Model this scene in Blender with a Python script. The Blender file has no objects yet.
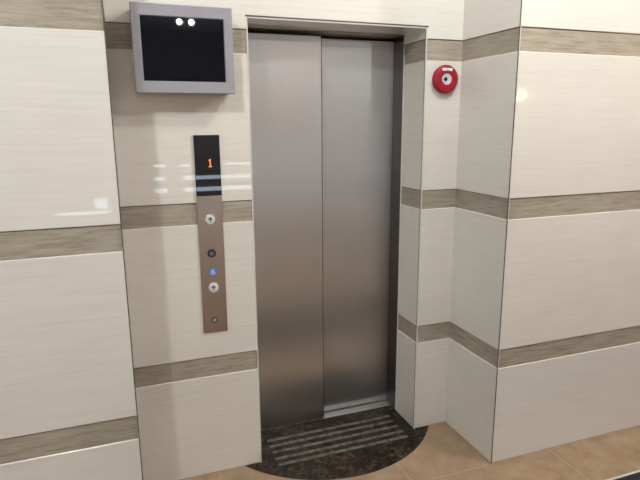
import bpy, bmesh, math, random
from mathutils import Vector, Matrix

scene = bpy.context.scene
COL = scene.collection

# ------------------------------------------------------------------ measures (metres)
XO1, XO2 = 0.5445, 1.4099          # lift opening
XC = 1.6122                        # return wall on the right
XL = -0.0155                       # edge of the projecting left wall
DL, DB = 0.4258, 0.4117            # how far left / right walls project
DJ = 0.218                         # depth of the tiled reveal
HEAD = 2.10                        # height of the opening
CEIL = 3.10
XMIN, XMAX, YBACK = -3.5, 6.0, -7.0


# ------------------------------------------------------------------ helpers
def link(name, bm, mats, parent=None, smooth=False):
    me = bpy.data.meshes.new(name)
    bmesh.ops.recalc_face_normals(bm, faces=bm.faces)
    bm.to_mesh(me)
    bm.free()
    for m in (mats if isinstance(mats, (list, tuple)) else [mats]):
        me.materials.append(m)
    if smooth:
        for p in me.polygons:
            p.use_smooth = True
    o = bpy.data.objects.new(name, me)
    COL.objects.link(o)
    if parent:
        o.parent = parent
    return o


def tag(o, label=None, cat=None, group=None, kind=None):
    if label: o['label'] = label
    if cat: o['category'] = cat
    if group: o['group'] = group
    if kind: o['kind'] = kind
    return o


def thing(name, loc, label, cat):
    o = bpy.data.objects.new(name, None)
    o.empty_display_size = 0.05
    o.location = loc
    COL.objects.link(o)
    return tag(o, label, cat)


def box(bm, lo, hi, bevel=0.0, mat=0, seg=2):
    before = set(bm.faces)
    vs = bmesh.ops.create_cube(bm, size=1.0)['verts']
    for v in vs:
        v.co = Vector([lo[i] + (v.co[i] + 0.5) * (hi[i] - lo[i]) for i in range(3)])
    if bevel > 0:
        es = list(set(e for v in vs for e in v.link_edges))
        bmesh.ops.bevel(bm, geom=es, offset=bevel, segments=seg, affect='EDGES', profile=0.5)
    for f in bm.faces:
        if f not in before:
            f.material_index = mat


def prism(bm, pts, y0, y1, mat=0):
    """outline in x,z (front view), from depth y0 to y1"""
    a = [bm.verts.new((x, y0, z)) for x, z in pts]
    b = [bm.verts.new((x, y1, z)) for x, z in pts]
    n = len(pts)
    fs = [bm.faces.new(a), bm.faces.new(b[::-1])]
    for i in range(n):
        fs.append(bm.faces.new((a[i], b[i], b[(i + 1) % n], a[(i + 1) % n])))
    for f in fs:
        f.material_index = mat
    return fs


def lathe(bm, prof, cx, cz, seg=48, mat=0):
    """prof: list of (radius, y); axis along y"""
    rings = []
    for r, y in prof:
        if r < 1e-6:
            rings.append([bm.verts.new((cx, y, cz))])
        else:
            rings.append([bm.verts.new((cx + r * math.cos(2 * math.pi * k / seg), y,
                                        cz + r * math.sin(2 * math.pi * k / seg))) for k in range(seg)])
    for a, b in zip(rings, rings[1:]):
        for k in range(seg):
            k2 = (k + 1) % seg
            if len(a) == 1 and len(b) == 1:
                continue
            if len(a) == 1:
                f = bm.faces.new((a[0], b[k], b[k2]))
            elif len(b) == 1:
                f = bm.faces.new((a[k], b[0], a[k2]))
            else:
                f = bm.faces.new((a[k], b[k], b[k2], a[k2]))
            f.material_index = mat


# ------------------------------------------------------------------ materials
def newmat(name):
    m = bpy.data.materials.new(name)
    m.use_nodes = True
    nt = m.node_tree
    return m, nt, nt.nodes['Principled BSDF']


def simple(name, col, rough=0.5, metal=0.0, spec=0.5, coat=0.0, emit=None, estr=0.0):
    m, nt, b = newmat(name)
    b.inputs['Base Color'].default_value = (*col, 1)
    b.inputs['Roughness'].default_value = rough
    b.inputs['Metallic'].default_value = metal
    b.inputs['Specular IOR Level'].default_value = spec
    b.inputs['Coat Weight'].default_value = coat
    if emit:
        b.inputs['Emission Color'].default_value = (*emit, 1)
        b.inputs['Emission Strength'].default_value = estr
    # a little procedural life in the roughness
    tc = nt.nodes.new('ShaderNodeTexCoord')
    nz = nt.nodes.new('ShaderNodeTexNoise')
    nz.inputs['Scale'].default_value = 35
    mr = nt.nodes.new('ShaderNodeMapRange')
    mr.inputs['To Min'].default_value = rough * 0.8
    mr.inputs['To Max'].default_value = rough * 1.2
    nt.links.new(tc.outputs['Object'], nz.inputs['Vector'])
    nt.links.new(nz.outputs['Fac'], mr.inputs['Value'])
    nt.links.new(mr.outputs['Result'], b.inputs['Roughness'])
    return m


def streaked(name, stops, scale, rough, spec=0.5, detail=6.0, blotch=0.25):
    """horizontal streaks along the wall (travertine / wood-look tile)"""
    m, nt, b = newmat(name)
    N, L = nt.nodes, nt.links
    tc = N.new('ShaderNodeTexCoord')
    mp = N.new('ShaderNodeMapping')
    mp.inputs['Scale'].default_value = scale
    L.new(tc.outputs['Object'], mp.inputs['Vector'])
    # gentle warp so the streaks are not ruler straight
    w = N.new('ShaderNodeTexNoise')
    w.inputs['Scale'].default_value = 3.0
    w.inputs['Detail'].default_value = 2
    L.new(tc.outputs['Object'], w.inputs['Vector'])
    vm = N.new('ShaderNodeVectorMath'); vm.operation = 'SCALE'
    vm.inputs['Scale'].default_value = 0.7
    L.new(w.outputs['Color'], vm.inputs[0])
    va = N.new('ShaderNodeVectorMath'); va.operation = 'ADD'
    L.new(mp.outputs['Vector'], va.inputs[0]); L.new(vm.outputs['Vector'], va.inputs[1])
    nz = N.new('ShaderNodeTexNoise')
    nz.inputs['Scale'].default_value = 1.0
    nz.inputs['Detail'].default_value = detail
    nz.inputs['Roughness'].default_value = 0.62
    L.new(va.outputs['Vector'], nz.inputs['Vector'])
    bl = N.new('ShaderNodeTexNoise')
    bl.inputs['Scale'].default_value = 4.0
    bl.inputs['Detail'].default_value = 3
    L.new(tc.outputs['Object'], bl.inputs['Vector'])
    mx = N.new('ShaderNodeMix')
    mx.inputs[0].default_value = blotch
    L.new(nz.outputs['Fac'], mx.inputs[2]); L.new(bl.outputs['Fac'], mx.inputs[3])
    cr = N.new('ShaderNodeValToRGB')
    el = cr.color_ramp.elements
    el[0].position, el[0].color = stops[0][0], (*stops[0][1], 1)
    el[1].position, el[1].color = stops[-1][0], (*stops[-1][1], 1)
    for p, c in stops[1:-1]:
        e = el.new(p); e.color = (*c, 1)
    L.new(mx.outputs[0], cr.inputs['Fac'])
    L.new(cr.outputs['Color'], b.inputs['Base Color'])
    b.inputs['Roughness'].default_value = rough
    b.inputs['Specular IOR Level'].default_value = spec
    bp = N.new('ShaderNodeBump')
    bp.inputs['Strength'].default_value = 0.015
    bp.inputs['Distance'].default_value = 0.002
    L.new(bl.outputs['Fac'], bp.inputs['Height'])
    L.new(bp.outputs['Normal'], b.inputs['Normal'])
    return m


CREAM = streaked('cream_tile', [(0.28, (0.660, 0.622, 0.558)), (0.48, (0.710, 0.675, 0.610)), (0.75, (0.755, 0.725, 0.660))],
                 (4.0, 4.0, 110.0), 0.022)
BAND = streaked('taupe_tile', [(0.27, (0.200, 0.168, 0.124)), (0.48, (0.350, 0.302, 0.238)), (0.78, (0.470, 0.420, 0.345))],
                (9.0, 9.0, 105.0), 0.22, blotch=0.2)
GROUT = simple('dark_grout', (0.10, 0.075, 0.055), 0.8)
PALE_TRIM = simple('pale_edge_trim', (0.62, 0.60, 0.55), 0.35)
GREY_TRIM = simple('grey_edge_trim', (0.075, 0.068, 0.058), 0.5)
PLASTER = simple('white_plaster', (0.66, 0.65, 0.63), 0.7)
BROWNWALL = simple('brown_fascia', (0.13, 0.085, 0.055), 0.5)
LOBBY = simple('lobby_paint', (0.74, 0.735, 0.73), 0.7)
DARKROOM = simple('shaft_paint', (0.03, 0.03, 0.03), 0.8)


def brushed(name, col, rough, aniso, scale, lo=0.9):
    m, nt, b = newmat(name)
    N, L = nt.nodes, nt.links
    tc = N.new('ShaderNodeTexCoord')
    mp = N.new('ShaderNodeMapping')
    mp.inputs['Scale'].default_value = scale
    nz = N.new('ShaderNodeTexNoise')
    nz.inputs['Scale'].default_value = 1.0
    nz.inputs['Detail'].default_value = 4
    L.new(tc.outputs['Object'], mp.inputs['Vector']); L.new(mp.outputs['Vector'], nz.inputs['Vector'])
    mx = N.new('ShaderNodeMix'); mx.data_type = 'RGBA'
    mx.inputs[6].default_value = (*[c * lo for c in col], 1)
    mx.inputs[7].default_value = (*col, 1)
    L.new(nz.outputs['Fac'], mx.inputs[0])
    L.new(mx.outputs[2], b.inputs['Base Color'])
    b.inputs['Metallic'].default_value = 1.0
    mr = N.new('ShaderNodeMapRange')
    mr.inputs['To Min'].default_value = rough - 0.04
    mr.inputs['To Max'].default_value = rough + 0.04
    L.new(nz.outputs['Fac'], mr.inputs['Value']); L.new(mr.outputs['Result'], b.inputs['Roughness'])
    b.inputs['Anisotropic'].default_value = aniso
    if aniso > 0:                      # vertical grain: highlights spread sideways
        cx_ = N.new('ShaderNodeCombineXYZ'); cx_.inputs[0].default_value = 1.0
        L.new(cx_.outputs[0], b.inputs['Tangent'])
    return m


STEEL = brushed('brushed_steel_door', (0.69, 0.685, 0.685), 0.38, 0.85, (260, 260, 1.5), lo=0.95)
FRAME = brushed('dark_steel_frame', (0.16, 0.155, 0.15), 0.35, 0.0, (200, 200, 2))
HEADM = brushed('steel_head', (0.40, 0.35, 0.30), 0.3, 0.0, (2, 200, 200))
ALU = brushed('aluminium_sill', (0.62, 0.62, 0.62), 0.35, 0.0, (1.5, 300, 300))
PLATE = brushed('brushed_faceplate', (0.56, 0.465, 0.40), 0.32, 0.0, (3, 3, 220), lo=0.75)


def floor_mat():
    m, nt, b = newmat('sandstone_floor_tile')
    N, L = nt.nodes, nt.links
    tc = N.new('ShaderNodeTexCoord')
    sp = N.new('ShaderNodeSeparateXYZ'); L.new(tc.outputs['Object'], sp.inputs[0])

    def mth(op, a, c=None):
        n = N.new('ShaderNodeMath'); n.operation = op
        for i, v in enumerate((a, c)):
            if v is None: continue
            if isinstance(v, (int, float)): n.inputs[i].default_value = v
            else: L.new(v, n.inputs[i])
        return n.outputs[0]
    T = 0.843
    row = mth('FLOOR', mth('DIVIDE', mth('ADD', sp.outputs['Y'], 0.0), 0.4130))
    sh = mth('MULTIPLY', mth('ADD', row, 1.0), 0.053)
    gx = mth('PINGPONG', mth('ADD', mth('ADD', sp.outputs['X'], -0.334 + 50 * T), mth('MULTIPLY', sh, -1.0)), T / 2)
    gy = mth('PINGPONG', mth('ADD', sp.outputs['Y'], 50 * 0.413), 0.413 / 2)
    g = mth('LESS_THAN', mth('MINIMUM', gx, gy), 0.0022)
    n1 = N.new('ShaderNodeTexNoise'); n1.inputs['Scale'].default_value = 9; n1.inputs['Detail'].default_value = 8
    n1.inputs['Roughness'].default_value = 0.65
    L.new(tc.outputs['Object'], n1.inputs['Vector'])
    cr = N.new('ShaderNodeValToRGB')
    e = cr.color_ramp.elements
    e[0].position, e[0].color = 0.25, (0.225, 0.145, 0.088, 1)
    e[1].position, e[1].color = 0.78, (0.42, 0.315, 0.215, 1)
    k = e.new(0.5); k.color = (0.33, 0.226, 0.142, 1)
    L.new(n1.outputs['Fac'], cr.inputs['Fac'])
    mx = N.new('ShaderNodeMix'); mx.data_type = 'RGBA'
    L.new(g, mx.inputs[0]); L.new(cr.outputs['Color'], mx.inputs[6])
    mx.inputs[7].default_value = (0.43, 0.34, 0.24, 1)
    L.new(mx.outputs[2], b.inputs['Base Color'])
    b.inputs['Roughness'].default_value = 0.42
    b.inputs['Specular IOR Level'].default_value = 0.35
    bp = N.new('ShaderNodeBump'); bp.inputs['Strength'].default_value = 0.15; bp.inputs['Distance'].default_value = 0.003
    L.new(mth('SUBTRACT', n1.outputs['Fac'], g), bp.inputs['Height']); L.new(bp.outputs['Normal'], b.inputs['Normal'])
    return m


def marble_mat(name, stripes=False):
    m, nt, b = newmat(name)
    N, L = nt.nodes, nt.links
    tc = N.new('ShaderNodeTexCoord')
    n1 = N.new('ShaderNodeTexNoise'); n1.inputs['Scale'].default_value = 24; n1.inputs['Detail'].default_value = 9
    n1.inputs['Roughness'].default_value = 0.7
    L.new(tc.outputs['Object'], n1.inputs['Vector'])
    vo = N.new('ShaderNodeTexVoronoi'); vo.feature = 'DISTANCE_TO_EDGE'; vo.inputs['Scale'].default_value = 30
    va = N.new('ShaderNodeVectorMath'); va.operation = 'MULTIPLY_ADD'
    va.inputs[1].default_value = (0.12, 0.12, 0.12)
    L.new(n1.outputs['Color'], va.inputs[0]); L.new(tc.outputs['Object'], va.inputs[2])
    L.new(va.outputs['Vector'], vo.inputs['Vector'])
    cr = N.new('ShaderNodeValToRGB')
    e = cr.color_ramp.elements
    k = 1.0
    e[0].position, e[0].color = 0.32, (0.004, 0.003, 0.002, 1)
    e[1].position, e[1].color = 0.80, (0.17, 0.115, 0.07, 1)
    q = e.new(0.54); q.color = (0.020, 0.014, 0.010, 1)
    L.new(n1.outputs['Fac'], cr.inputs['Fac'])
    lt = N.new('ShaderNodeMapRange')
    lt.inputs['From Min'].default_value = 0.0; lt.inputs['From Max'].default_value = 0.035
    lt.inputs['To Min'].default_value = 1.0; lt.inputs['To Max'].default_value = 0.0
    L.new(vo.outputs['Distance'], lt.inputs['Value'])
    n2 = N.new('ShaderNodeTexNoise'); n2.inputs['Scale'].default_value = 7; n2.inputs['Detail'].default_value = 3
    L.new(tc.outputs['Object'], n2.inputs['Vector'])
    th = N.new('ShaderNodeMapRange'); th.inputs['From Min'].default_value = 0.40; th.inputs['From Max'].default_value = 0.65
    th.inputs['To Max'].default_value = 0.7
    L.new(n2.outputs['Fac'], th.inputs['Value'])
    mu = N.new('ShaderNodeMath'); mu.operation = 'MULTIPLY'
    L.new(lt.outputs['Result'], mu.inputs[0]); L.new(th.outputs['Result'], mu.inputs[1])
    mx = N.new('ShaderNodeMix'); mx.data_type = 'RGBA'
    L.new(mu.outputs[0], mx.inputs[0]); L.new(cr.outputs['Color'], mx.inputs[6])
    mx.inputs[7].default_value = (0.30, 0.225, 0.15, 1)
    col = mx.outputs[2]
    if stripes:
        m2 = N.new('ShaderNodeMix'); m2.data_type = 'RGBA'
        n3 = N.new('ShaderNodeTexNoise'); n3.inputs['Scale'].default_value = 28; n3.inputs['Detail'].default_value = 5
        L.new(tc.outputs['Object'], n3.inputs['Vector'])
        r3 = N.new('ShaderNodeMapRange'); r3.inputs['From Min'].default_value = 0.36; r3.inputs['From Max'].default_value = 0.62
        r3.inputs['To Min'].default_value = 0.15; r3.inputs['To Max'].default_value = 0.75
        L.new(n3.outputs['Fac'], r3.inputs['Value']); L.new(r3.outputs['Result'], m2.inputs[0])
        L.new(col, m2.inputs[6]); m2.inputs[7].default_value = (0.20, 0.178, 0.162, 1)
        col = m2.outputs[2]
    L.new(col, b.inputs['Base Color'])
    b.inputs['Roughness'].default_value = 0.7 if stripes else 0.13
    b.inputs['Specular IOR Level'].default_value = 0.3 if stripes else 0.14
    return m


FLOOR = floor_mat()
MARBLE = marble_mat('dark_marble')
MARBLE_ROUGH = marble_mat('dark_marble_nonslip', True)

BEZEL = simple('silver_plastic', (0.30, 0.288, 0.315), 0.42)
BLACKGLASS = simple('black_glass', (0.003, 0.004, 0.008), 0.02, spec=0.6)
BUTTON = simple('button_white', (0.66, 0.65, 0.62), 0.35)
RING = simple('button_ring', (0.55, 0.54, 0.52), 0.25, metal=1.0)
BLACK = simple('black_plastic', (0.012, 0.012, 0.013), 0.4)
BLUE = simple('blue_sign', (0.03, 0.25, 0.80), 0.4)
WHITE = simple('white_print', (0.78, 0.80, 0.82), 0.5)
CHROME = simple('lock_metal', (0.42, 0.41, 0.40), 0.35)
DIGIT = simple('orange_led', (0.05, 0.01, 0.0), 0.5, emit=(1.0, 0.27, 0.07), estr=1.3)
RED = simple('alarm_red', (0.31, 0.006, 0.020), 0.42, spec=0.35)
REDDARK = simple('alarm_red_base', (0.22, 0.008, 0.012), 0.45)
LENS = simple('alarm_lens', (0.60, 0.58, 0.60), 0.3)
GREEN = simple('green_print', (0.05, 0.32, 0.14), 0.5)
RUBBER = simple('black_mat', (0.012, 0.013, 0.016), 0.6)
WINFRAME = simple('dark_window_frame', (0.05, 0.045, 0.04), 0.4)
LAMPGLOW = simple('lamp_glow', (0.9, 0.8, 0.6), 0.4, emit=(1.0, 0.66, 0.33), estr=13.0)
BRASS = simple('lamp_brass', (0.6, 0.45, 0.25), 0.35, metal=1.0)


# ------------------------------------------------------------------ tiled walls: a course profile swept along the plan
REC, BEV, GR = 0.005, 0.0025, 0.0032
# (z, inset, material of the span ABOVE this point)  0 cream 1 band 2 grout
PROF = [(0.0, 0.004, 2), (0.003, 0.004, 0), (0.004, 0.0, 0)]
for zb, zt in ((0.5065, 0.6020), (1.2295, 1.3255), (1.9535, 2.0520), (2.6785, 2.7750)):
    PROF += [(zb - BEV, 0.0, 0), (zb, BEV, 0), (zb + 0.0001, REC, 1), (zt - GR, REC, 2), (zt, REC, 0),
             (zt + 0.0001, BEV * 0.6, 0), (zt + BEV * 0.6, 0.0, 0)]
PROF += [(CEIL, 0.0, 0)]


def clip_profile(z1):
    out = []
    for p, q in zip(PROF, PROF[1:]):
        if p[0] >= z1: break
        out.append(p)
        if q[0] >= z1:
            t = (z1 - p[0]) / (q[0] - p[0])
            out.append((z1, p[1] + t * (q[1] - p[1]), p[2]))
            return out
    return PROF


def sweep(path, name, seg, z1=CEIL, z0=None):
    """one wall face: segment `seg` of the plan path, mitred to its neighbours; room side is on the right of travel"""
    prof = clip_profile(z1)
    if z0 is not None:
        keep = [p for p in prof if p[0] > z0]
        last = [p for p in prof if p[0] <= z0][-1]
        prof = [(z0, last[1], last[2])] + keep
    n = []
    for a, b in zip(path, path[1:]):
        d = (Vector(b) - Vector(a)).normalized()
        n.append(Vector((d.y, -d.x)))

    def off(i, inset):
        if i == 0: v = n[0]
        elif i == len(path) - 1: v = n[-1]
        else: v = (n[i - 1] + n[i]) / (1 + n[i - 1].dot(n[i]))
        return Vector(path[i]) - inset * v
    bm = bmesh.new()
    rows = []
    for z, ins, mt in prof:
        a, b = off(seg, ins), off(seg + 1, ins)
        rows.append((bm.verts.new((a.x, a.y, z)), bm.verts.new((b.x, b.y, z)), mt))
    nn = Vector((n[seg].x, n[seg].y, 0))
    for r, s in zip(rows, rows[1:]):
        f = bm.faces.new((r[0], r[1], s[1], s[0]))
        f.material_index = r[2]
        f.normal_update()
    me = bpy.data.meshes.new(name)
    bm.normal_update()
    if sum((f.normal.dot(nn) * f.calc_area() for f in bm.faces)) < 0:
        bmesh.ops.reverse_faces(bm, faces=bm.faces)
    bm.to_mesh(me); bm.free()
    for m in (CREAM, BAND, GROUT): me.materials.append(m)
    o = bpy.data.objects.new(name, me)
    COL.objects.link(o)
    return o


def S(o, label, cat='wall'):
    o['kind'] = 'structure'
    o['label'] = label
    o['category'] = cat
    return o


RP = [(XO2, DJ), (XO2, 0), (XC, 0), (XC, -DB), (XMAX, -DB)]
LP = [(XMIN, -DL), (XL, -DL), (XL, 0), (XO1, 0), (XO1, DJ)]
S(sweep(RP, 'wall_reveal_right', 0, HEAD), 'tiled reveal between the steel doors and the strip of wall with the red alarm')
S(sweep(RP, 'wall_back_right', 1), 'narrow cream tiled wall strip that carries the red alarm')
S(sweep(RP, 'wall_return_right', 2), 'cream tiled return wall between the alarm strip and the outer corner')
S(sweep(RP, 'wall_right', 3), 'wide cream tiled wall past the outer corner, with taupe bands')
S(sweep(LP, 'wall_left', 0), 'projecting cream tiled wall beside the call panel wall, nearest the camera')
S(sweep(LP, 'wall_return_left', 1), 'thin return of the projecting wall next to the monitor wall')
S(sweep(LP, 'wall_back_left', 2), 'cream tiled wall carrying the monitor and the call panel')
S(sweep(LP, 'wall_reveal_left', 3, HEAD), 'tiled reveal hidden behind the call panel wall')

# lintel over the doors
bm = bmesh.new()
box(bm, (XO1, 0.0, HEAD), (XO2, DJ + 0.35, 2.6785 - BEV))
box(bm, (XO1, REC, 2.6785 - BEV), (XO2, DJ, 2.7750), mat=1)
box(bm, (XO1, 0.0, 2.7750), (XO2, DJ, CEIL))
S(link('wall_lintel', bm, [CREAM, BAND]), 'cream tiled lintel over the steel doors')

# edge trims
def trimobj(name, boxes, mats, label):
    bm = bmesh.new()
    for lo, hi, mt in boxes:
        box(bm, lo, hi, 0.0006, mt, 1)
    return S(link(name, bm, mats), label, 'trim')


trimobj('trim_1', [((XC - 0.0008, -DB - 0.0010, 0), (XC + 0.0026, -DB + 0.0034, CEIL), 0),
                   ((XC + 0.0026, -DB - 0.0009, 0), (XC + 0.0062, -DB + 0.0040, CEIL), 1)],
        [GREY_TRIM, PALE_TRIM], 'grey edge trim on the outer corner of the right walls')
trimobj('trim_2', [((XO2 - 0.0012, -0.0012, 0), (XO2 + 0.0050, 0.0050, HEAD), 0),
                   ((XO2 - 0.0010, 0.0050, 0), (XO2 + 0.0040, 0.0095, HEAD), 1)],
        [PALE_TRIM, GREY_TRIM], 'pale edge trim where the door reveal meets the alarm strip')
trimobj('trim_3', [((XO2 - 0.0030, DJ - 0.006, 0), (XO2 + 0.004, DJ, HEAD), 0)], [PALE_TRIM],
        'pale edge strip between the tiled reveal and the dark steel jamb')
trimobj('trim_4', [((XL - 0.0034, -DL - 0.0008, 0), (XL + 0.0004, -DL + 0.006, CEIL), 0)],
        [GREY_TRIM], 'dark edge trim on the corner of the projecting left wall')
trimobj('trim_5', [((XO1 - 0.0050, -0.0012, 0), (XO1 + 0.0012, 0.0050, HEAD), 0)], [PALE_TRIM],
        'edge trim of the call panel wall beside the steel doors')
trimobj('trim_6', [((XO1 - 0.008, -0.0030, HEAD + 0.0025), (XO2 + 0.010, 0.004, HEAD + 0.0085), 1),
                   ((XO1, -0.0012, HEAD - 0.0035), (XO2, 0.006, HEAD + 0.0025), 0)],
        [PALE_TRIM, GREY_TRIM], 'edge trim under the lintel over the steel doors')

# ------------------------------------------------------------------ lift doors, frame, sill
bm = bmesh.new()
box(bm, (0.50, 0.272, 0.0055), (0.977, 0.303, 2.083), 0.0025)
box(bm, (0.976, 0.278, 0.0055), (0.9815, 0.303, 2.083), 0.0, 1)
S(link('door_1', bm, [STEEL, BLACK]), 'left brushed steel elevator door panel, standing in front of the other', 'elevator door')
bm = bmesh.new()
box(bm, (0.93, 0.336, 0.008), (1.440, 0.364, 2.083), 0.0025)
S(link('door_2', bm, STEEL), 'right brushed steel elevator door panel, set back behind the other', 'elevator door')

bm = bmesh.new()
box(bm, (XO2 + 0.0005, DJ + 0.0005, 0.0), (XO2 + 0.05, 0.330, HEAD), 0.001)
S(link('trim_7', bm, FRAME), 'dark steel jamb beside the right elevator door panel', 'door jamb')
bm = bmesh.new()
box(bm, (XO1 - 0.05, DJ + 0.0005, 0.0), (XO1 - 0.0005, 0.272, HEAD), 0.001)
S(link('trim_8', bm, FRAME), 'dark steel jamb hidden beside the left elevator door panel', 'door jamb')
bm = bmesh.new()
box(bm, (XO1 - 0.05, DJ - 0.002, HEAD - 0.004), (XO2 + 0.05, 0.268, HEAD + 0.05), 0.001)
S(link('trim_9', bm, HEADM), 'steel head strip above the elevator doors', 'door head')
bm = bmesh.new()
box(bm, (0.50, 0.275, -0.02), (1.46, 0.305, 0.004), 0.001)
box(bm, (0.50, 0.309, -0.02), (1.46, 0.333, 0.004), 0.001)
box(bm, (0.50, 0.333, -0.02), (1.46, 0.370, -0.004), 0.0)
box(bm, (0.50, 0.304, -0.02), (1.46, 0.309, 0.001), 0.0, 1)
S(link('door_sill', bm, [ALU, BLACK]), 'aluminium threshold track under the elevator doors', 'sill')
bm = bmesh.new()
box(bm, (0.30, 0.42, -0.05), (1.75, 0.47, 3.1))
box(bm, (0.25, 0.02, -0.05), (0.30, 0.47, 3.1))
box(bm, (1.75, -0.38, -0.05), (1.80, 0.47, 3.1))
S(link('wall_shaft', bm, DARKROOM), 'dark shaft wall behind the elevator doors')

# ------------------------------------------------------------------ floor, marble threshold, mat
bm = bmesh.new()
box(bm, (XMIN - .1, YBACK - .1, -0.06), (XMAX + .1, 0.5, 0.0))
S(link('floor', bm, FLOOR), 'sandstone coloured floor tiles with pale joints', 'floor')

cx, cy, R_ = 0.982, 0.370, 0.6385
a0 = math.asin(-(0.0 - cy) / R_)
pts = [(XO2, 0.275), (XO1, 0.275), (XO1, 0.0)]
x_l = cx - math.sqrt(R_ ** 2 - cy ** 2)
ang0 = math.atan2(-cy, x_l - cx); ang1 = math.atan2(-cy, -(x_l - cx))
ang0 = ang0 if ang0 < 0 else ang0
for k in range(41):
    a = ang0 + (ang1 - ang0) * k / 40
    pts.append((cx + R_ * math.cos(a), cy + R_ * math.sin(a)))
pts.append((XO2, 0.0))
bm = bmesh.new()
lo = [bm.verts.new((x, y, -0.02)) for x, y in pts]
hi = [bm.verts.new((x, y, 0.0015)) for x, y in pts]
bm.faces.new(hi); bm.faces.new(lo[::-1])
for i in range(len(pts)):
    j = (i + 1) % len(pts)
    bm.faces.new((lo[i], lo[j], hi[j], hi[i]))
for y in (0.168, 0.114, 0.058, 0.0, -0.052):
    box(bm, (0.618, y - 0.0105, 0.0005), (1.342, y + 0.0105, 0.0022), 0.0, 1)
S(link('threshold_slab', bm, [MARBLE, MARBLE_ROUGH]),
  'dark brown marble half-round slab with grey non-slip strips at the elevator doors', 'floor slab')

t = thing('floor_mat', (1.70, -1.155, 0.0), 'black floor mat with a pale metal edge lying on the sandstone tiles', 'mat')
bm = bmesh.new()
MX, MY = 1.90, 0.431
box(bm, (-MX, -MY, 0.0), (MX, MY, 0.006), 0.001)
for k in range(28):
    y = -MY + 0.004 + k * 0.031
    box(bm, (-MX + .01, y, 0.005), (MX - .01, y + 0.018, 0.0095), 0.002)
link('mat_surface', bm, RUBBER, t)
bm = bmesh.new()
for lo_, hi_ in (((-MX - .012, MY, 0), (MX + .012, MY + .012, 0.008)), ((-MX - .012, -MY - .012, 0), (MX + .012, -MY, 0.008)),
                 ((-MX - .012, -MY, 0), (-MX, MY, 0.008)), ((MX, -MY, 0), (MX + .012, MY, 0.008))):
    box(bm, lo_, hi_, 0.001)
link('edge_frame', bm, PALE_TRIM, t)

# ------------------------------------------------------------------ monitor
MD = 0.11
t = thing('wall_monitor', (0.266, 0.0, 1.78), 'grey framed black screen hung on the wall above the call panel', 'monitor')
x0, x1, z0, z1 = -0.192, 0.1935, 0.0, 0.330
sx0, sx1, sz0, sz1 = -0.158, 0.158, 0.0465, 0.284
bm = bmesh.new()
box(bm, (x0 + 0.004, -MD + 0.018, z0 + 0.004), (x1 - 0.004, -0.001, z1 - 0.004), 0.004)
link('housing', bm, BEZEL, t)
bm = bmesh.new()          # bezel: a frame that slopes in towards the screen


def loop(x_0, x_1, z_0, z_1, y):
    return [bm.verts.new(c) for c in ((x_0, y, z_0), (x_1, y, z_0), (x_1, y, z_1), (x_0, y, z_1))]


Ls = [loop(x0, x1, z0, z1, -MD + 0.020), loop(x0, x1, z0, z1, -MD + 0.003), loop(x0 + .003, x1 - .003, z0 + .003, z1 - .003, -MD),
      loop(sx0 - .003, sx1 + .003, sz0 - .003, sz1 + .003, -MD + 0.001), loop(sx0, sx1, sz0, sz1, -MD + 0.006),
      loop(sx0, sx1, sz0, sz1, -MD + 0.020)]
for a, b in zip(Ls, Ls[1:] + Ls[:1]):
    for k in range(4):
        bm.faces.new((a[k], a[(k + 1) % 4], b[(k + 1) % 4], b[k]))
link('bezel', bm, BEZEL, t)
bm = bmesh.new()
box(bm, (sx0 + .0005, -MD + 0.005, sz0 + .0005), (sx1 - .0005, -MD + 0.017, sz1 - .0005))
link('screen', bm, BLACKGLASS, t)

# ------------------------------------------------------------------ call panel
t = thing('elevator_call_panel', (0.3495, 0.0, 0.726), 'tall narrow metal call panel with a floor display and two up buttons', 'elevator call panel')
PT = 0.008
bm = bmesh.new()
box(bm, (-0.0545, -PT, 0.0), (0.0545, 0.004, 0.6285), 0.001)
link('faceplate', bm, PLATE, t)
bm = bmesh.new()
box(bm, (-0.0545, -PT - 0.001, 0.6288), (0.0545, 0.004, 0.889), 0.001)
disp = tag(link('display', bm, BLACKGLASS, t), 'black glass floor display showing an orange 1')
bm = bmesh.new()
dx, dz = 0.011, 0.752     # digit 1 with a flag and a foot
prism(bm, [(dx - 0.0025, dz + 0.006), (dx + 0.0025, dz + 0.006), (dx + 0.0025, dz + 0.036), (dx - 0.001, dz + 0.036),
           (dx - 0.0065, dz + 0.030), (dx - 0.0065, dz + 0.026), (dx - 0.0025, dz + 0.028)], -PT - 0.0016, -PT - 0.0008)
prism(bm, [(dx - 0.007, dz + 0.001), (dx + 0.007, dz + 0.001), (dx + 0.007, dz + 0.006), (dx - 0.007, dz + 0.006)], -PT - 0.0016, -PT - 0.0008)
link('digit', bm, DIGIT, disp)

for zc in (1.2505 - 0.726, 0.939 - 0.726):
    bm = bmesh.new()
    lathe(bm, [(0.0, -PT - 0.0055), (0.012, -PT - 0.0053), (0.019, -PT - 0.0045), (0.0215, -PT - 0.0025), (0.0215, -PT + 0.002)], -0.0015, zc)
    b_ = tag(link('call_button', bm, BUTTON, t, True), 'round white up button with a black arrow')
    bm = bmesh.new()
    lathe(bm, [(0.0216, -PT + 0.002), (0.0216, -PT - 0.003), (0.0232, -PT - 0.0038), (0.0250, -PT - 0.003), (0.0255, -PT + 0.002)], -0.0015, zc)
    link('rim', bm, RING, b_, True)
    bm = bmesh.new()
    ax, az = -0.0015, zc
    prism(bm, [(ax - 0.0018, az - 0.0115), (ax + 0.0018, az - 0.0115), (ax + 0.0018, az + 0.002), (ax + 0.0075, az - 0.002),
               (ax + 0.0100, az + 0.0008), (ax, az + 0.0110), (ax - 0.0100, az + 0.0008), (ax - 0.0075, az - 0.002),
               (ax - 0.0018, az + 0.002)], -PT - 0.0064, -PT - 0.0050)
    link('arrow', bm, BLACK, b_)

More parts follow.
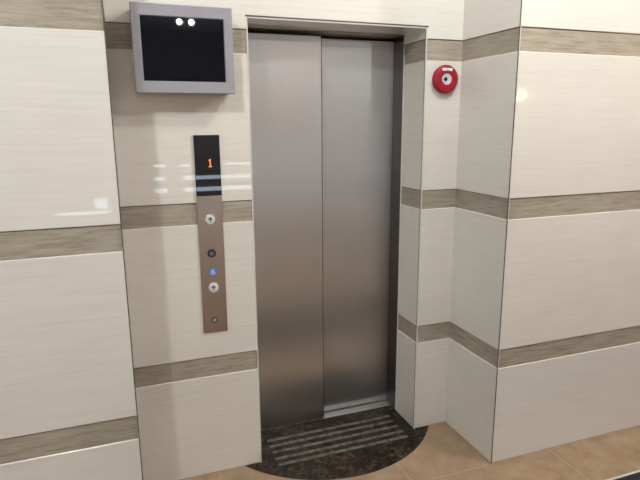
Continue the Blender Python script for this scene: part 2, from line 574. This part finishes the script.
zc = 1.097 - 0.726
bm = bmesh.new()
lathe(bm, [(0.0115, -PT - 0.002), (0.0130, -PT - 0.004), (0.0175, -PT - 0.004), (0.0188, -PT - 0.002), (0.0190, -PT + 0.001)], -0.002, zc)
k_ = tag(link('key_switch', bm, BLACK, t, True), 'small black key switch below the upper button')
bm = bmesh.new()
lathe(bm, [(0.0, -PT - 0.0018), (0.0115, -PT - 0.0018), (0.0115, -PT + 0.001)], -0.002, zc)
box(bm, (-0.004, -PT - 0.0026, zc - 0.005), (-0.001, -PT - 0.0015, zc + 0.005), 0, 1)
link('lock_barrel', bm, [simple('lock_dark', (0.09, 0.10, 0.12), 0.35), CHROME], k_)

zc = 1.012 - 0.726
bm = bmesh.new()
lathe(bm, [(0.0, -PT - 0.0015), (0.0150, -PT - 0.0015), (0.0160, -PT - 0.0008), (0.0160, -PT + 0.001)], -0.0005, zc)
s_ = tag(link('accessibility_sign', bm, BLUE, t), 'small round blue wheelchair sign')
bm = bmesh.new()
yy0, yy1 = -PT - 0.0024, -PT - 0.0014
wx, wz = 0.0002, zc
prism(bm, [(wx - 0.0025 + 0.0020 * math.cos(a * math.pi / 5), wz + 0.0098 + 0.0020 * math.sin(a * math.pi / 5)) for a in range(10)], yy0, yy1)
prism(bm, [(wx - 0.0038, wz + 0.0070), (wx - 0.0014, wz + 0.0070), (wx - 0.0010, wz + 0.0000), (wx + 0.0050, wz + 0.0000),
           (wx + 0.0078, wz - 0.0085), (wx + 0.0056, wz - 0.0092), (wx + 0.0034, wz - 0.0022), (wx - 0.0036, wz - 0.0022)], yy0, yy1)
prism(bm, [(wx - 0.0014, wz + 0.0042), (wx + 0.0036, wz + 0.0042), (wx + 0.0036, wz + 0.0026), (wx - 0.0014, wz + 0.0026)], yy0, yy1)
arc_o = [(wx - 0.0012 + 0.0074 * math.cos(a), wz - 0.0036 + 0.0074 * math.sin(a)) for a in [math.radians(q) for q in range(120, 341, 20)]]
arc_i = [(wx - 0.0012 + 0.0056 * math.cos(a), wz - 0.0036 + 0.0056 * math.sin(a)) for a in [math.radians(q) for q in range(340, 119, -20)]]
prism(bm, arc_o + arc_i, yy0, yy1)
link('wheelchair_symbol', bm, WHITE, s_)

zc = 0.784 - 0.726
bm = bmesh.new()
lathe(bm, [(0.0085, -PT - 0.001), (0.0095, -PT - 0.0025), (0.0125, -PT - 0.0025), (0.0138, -PT - 0.001), (0.0138, -PT + 0.001)], -0.003, zc)
k_ = tag(link('keyhole', bm, BLACK, t, True), 'small dark lock near the foot of the panel')
bm = bmesh.new()
lathe(bm, [(0.0, -PT - 0.0015), (0.0085, -PT - 0.0012), (0.0085, -PT + 0.001)], -0.003, zc)
box(bm, (-0.0040, -PT - 0.0022, zc - 0.0055), (-0.0020, -PT - 0.001, zc + 0.0055), 0, 1)
link('lock_barrel', bm, [CHROME, BLACK], k_)

# ------------------------------------------------------------------ fire alarm
t = thing('fire_alarm_button', (1.5125, 0.0, 1.8655), 'round red fire alarm button on the narrow wall beside the doors', 'fire alarm')
bm = bmesh.new()
lathe(bm, [(0.064, 0.004), (0.064, -0.00800), (0.0665, -0.00960), (0.0675, -0.01440), (0.0675, -0.02240), (0.0655, -0.02720), (0.060, -0.03080),
           (0.052, -0.03240), (0.031, -0.03320), (0.029, -0.03280), (0.027, -0.02880), (0.0, -0.02880)], 0, 0, 64)
link('body', bm, RED, t, True)
bm = bmesh.new()
lathe(bm, [(0.0265, -0.02840), (0.0265, -0.03080), (0.025, -0.03200), (0.020, -0.03216), (0.0185, -0.03080), (0.0, -0.03040)], 0, 0, 48)
c_ = tag(link('push_cover', bm, LENS, t, True), 'pale round cover at the centre of the alarm')
bm = bmesh.new()
lathe(bm, [(0.0, -0.03400), (0.006, -0.03360), (0.0095, -0.03240), (0.0100, -0.03000)], -0.007, 0.0005, 32)
link('button', bm, BLACK, c_, True)
bm = bmesh.new()
box(bm, (-0.028, -0.03400, 0.0385), (0.028, -0.03080, 0.0520), 0.0015)
l_ = tag(link('label_plate', bm, WHITE, t), 'small white label above the centre of the alarm')
bm = bmesh.new()
box(bm, (-0.007, -0.03440, 0.0395), (0.007, -0.03320, 0.0440))
link('green_mark', bm, GREEN, l_)

# ------------------------------------------------------------------ rest of the lobby, behind the camera
bm = bmesh.new()
box(bm, (XMIN - .1, YBACK - .1, CEIL), (XMAX + .1, 0.5, CEIL + 0.1))
S(link('ceiling', bm, PLASTER), 'white plaster ceiling of the lobby', 'ceiling')


def wall_with_holes(name, axis, pos, thick, u0, u1, holes, label, mats, ztop=CEIL, split=2.2):
    """plain wall in the plane axis=pos; holes: (u0,u1,z0,z1)"""
    us = sorted(set([u0, u1] + [h[0] for h in holes] + [h[1] for h in holes]))
    zs = sorted(set([0.0, split, ztop] + [h[2] for h in holes] + [h[3] for h in holes]))
    bm = bmesh.new()
    for a, b in zip(us, us[1:]):
        for c, d in zip(zs, zs[1:]):
            mu, mz = (a + b) / 2, (c + d) / 2
            if any(h[0] < mu < h[1] and h[2] < mz < h[3] for h in holes): continue
            mt = 1 if mz > split else 0
            if axis == 'y': box(bm, (a, pos - thick, c), (b, pos, d), 0, mt)
            else: box(bm, (pos - thick, a, c), (pos, b, d), 0, mt)
    return S(link(name, bm, mats), label)


W1 = [(u0, u1, z0, z1) for u0, u1 in ((0.47, 0.70), (0.97, 2.25)) for z0, z1 in ((0.53, 0.63), (0.735, 0.825))] + \
     [(u0, u1, 0.96, 1.03) for u0, u1 in ((0.47, 0.70), (0.92, 1.12), (1.68, 2.25))]
W2 = [(-0.95, -0.22, 0.36, 0.44), (-0.42, -0.22, 0.44, 0.62)]
W3 = (-4.0, -1.8, 1.3, 1.9)  # unseen opening, added for cool daylight fill from the left
wall_with_holes('wall_front', 'y', YBACK, 0.12, XMIN - .1, XMAX + .1, W1 + W2, 'lobby wall behind the camera', [LOBBY, BROWNWALL])
wall_with_holes('wall_side_left', 'x', XMIN, 0.12, YBACK, 0.3, [W3], 'lobby side wall with the added fill window', [LOBBY, PLASTER])
wall_with_holes('wall_side_right', 'x', XMAX + 0.12, 0.12, YBACK, 0.3, [], 'lobby side wall with the lamp', [LOBBY, BROWNWALL])


def window(n, axis, pos, holes, nu, label):
    """slim dark frame in every opening"""
    bm = bmesh.new()
    w = 0.012

    def bar(a, b, c, d):
        if axis == 'y': box(bm, (a, pos - 0.09, c), (b, pos - 0.03, d), 0.003)
        else: box(bm, (pos - 0.09, a, c), (pos - 0.03, b, d), 0.003)
    for u0, u1, z0, z1 in holes:
        for k in range(nu + 1):
            q = u0 + (u1 - u0 - w) * k / nu
            bar(q, q + w, z0, z1)
        for z in (z0, z1 - w):
            bar(u0, u1, z, z + w)
    return S(link('window_%d' % n, bm, WINFRAME), label, 'window')


window(1, 'y', YBACK, W1, 1, 'low slit windows behind the camera')
window(2, 'y', YBACK, W2, 1, 'small low window behind the camera')
window(3, 'x', XMIN, [W3], 3, 'opening added in the lobby side wall for cool daylight fill')

t = thing('wall_lamp', (XMAX, -5.55, 2.03), 'warm glowing lamp on the lobby side wall, seen only as a reflection', 'wall lamp')
bm = bmesh.new()
box(bm, (-0.02, -0.05, -0.08), (0.0, 0.05, 0.08), 0.004)
box(bm, (-0.09, -0.008, -0.05), (-0.02, 0.008, -0.034), 0.002)
link('bracket', bm, BRASS, t)
bm = bmesh.new()
bmesh.ops.create_uvsphere(bm, u_segments=24, v_segments=16, radius=0.09, matrix=Matrix.Translation((-0.12, 0, 0.04)))
link('globe', bm, LAMPGLOW, t, True)


def bulb(loc, radius, power, col):
    l = bpy.data.lights.new('ceiling_or_fill_bulb', 'POINT')
    l.shadow_soft_size = radius; l.energy = power; l.color = col
    o = bpy.data.objects.new('ceiling_or_fill_bulb', l)
    o.location = loc
    COL.objects.link(o)
    return o


for x, y, p, c in ((-0.60, -2.0, 84, (0.92, 0.985, 1.0)), (1.40, -1.15, 49, (0.97, 0.995, 1.0)), (3.0, -1.7, 86, (1.0, 0.93, 0.87))):
    bulb((x, y, CEIL - 0.07), 0.05, p, c)
for x, y, z, p, c in ((-2.4, -5.6, 0.10, 15, (1.0, 0.58, 0.33)), (0.83, -5.3, 0.16, 8, (0.90, 0.95, 1.0)),  # warm bulbs at either end of the list are added ambient fill
                      (0.98, -5.3, 0.16, 8, (0.90, 0.95, 1.0)), (3.7, -6.1, 0.55, 30, (0.94, 0.98, 1.0)), (5.2, -5.2, 0.10, 15, (1.0, 0.58, 0.33))):  # low-hung cool bulb is an added wall wash, brightening the door reflection
    bulb((x, y, CEIL - z), 0.032, p, c)

w = bpy.data.worlds.new('daylight')
scene.world = w
w.use_nodes = True
bg = w.node_tree.nodes['Background']
bg.inputs['Color'].default_value = (0.74, 0.87, 1.0, 1)
bg.inputs['Strength'].default_value = 7.0

# ------------------------------------------------------------------ camera
pitch, yaw, roll = -0.2105, 0.3474, -0.0071
f = Vector((math.sin(yaw) * math.cos(pitch), math.cos(yaw) * math.cos(pitch), math.sin(pitch)))
r = Vector((math.cos(yaw), -math.sin(yaw), 0))
u = r.cross(f)
r2 = r * math.cos(roll) + u * math.sin(roll)
u2 = -r * math.sin(roll) + u * math.cos(roll)
cam = bpy.data.cameras.new('camera')
cam.sensor_fit = 'HORIZONTAL'
cam.sensor_width = 36.0
cam.lens = 542.94 / 640 * 36.0
cam.clip_start = 0.02
co = bpy.data.objects.new('camera', cam)
M = Matrix((r2, u2, -f)).transposed().to_4x4()
M.translation = Vector((0, -2.3876, 1.6579))
co.matrix_world = M
COL.objects.link(co)
scene.camera = co

vs = scene.view_settings
vs.view_transform = 'Standard'
vs.look = 'None'
vs.exposure = 0.0
vs.gamma = 1.0
vs.use_curve_mapping = False
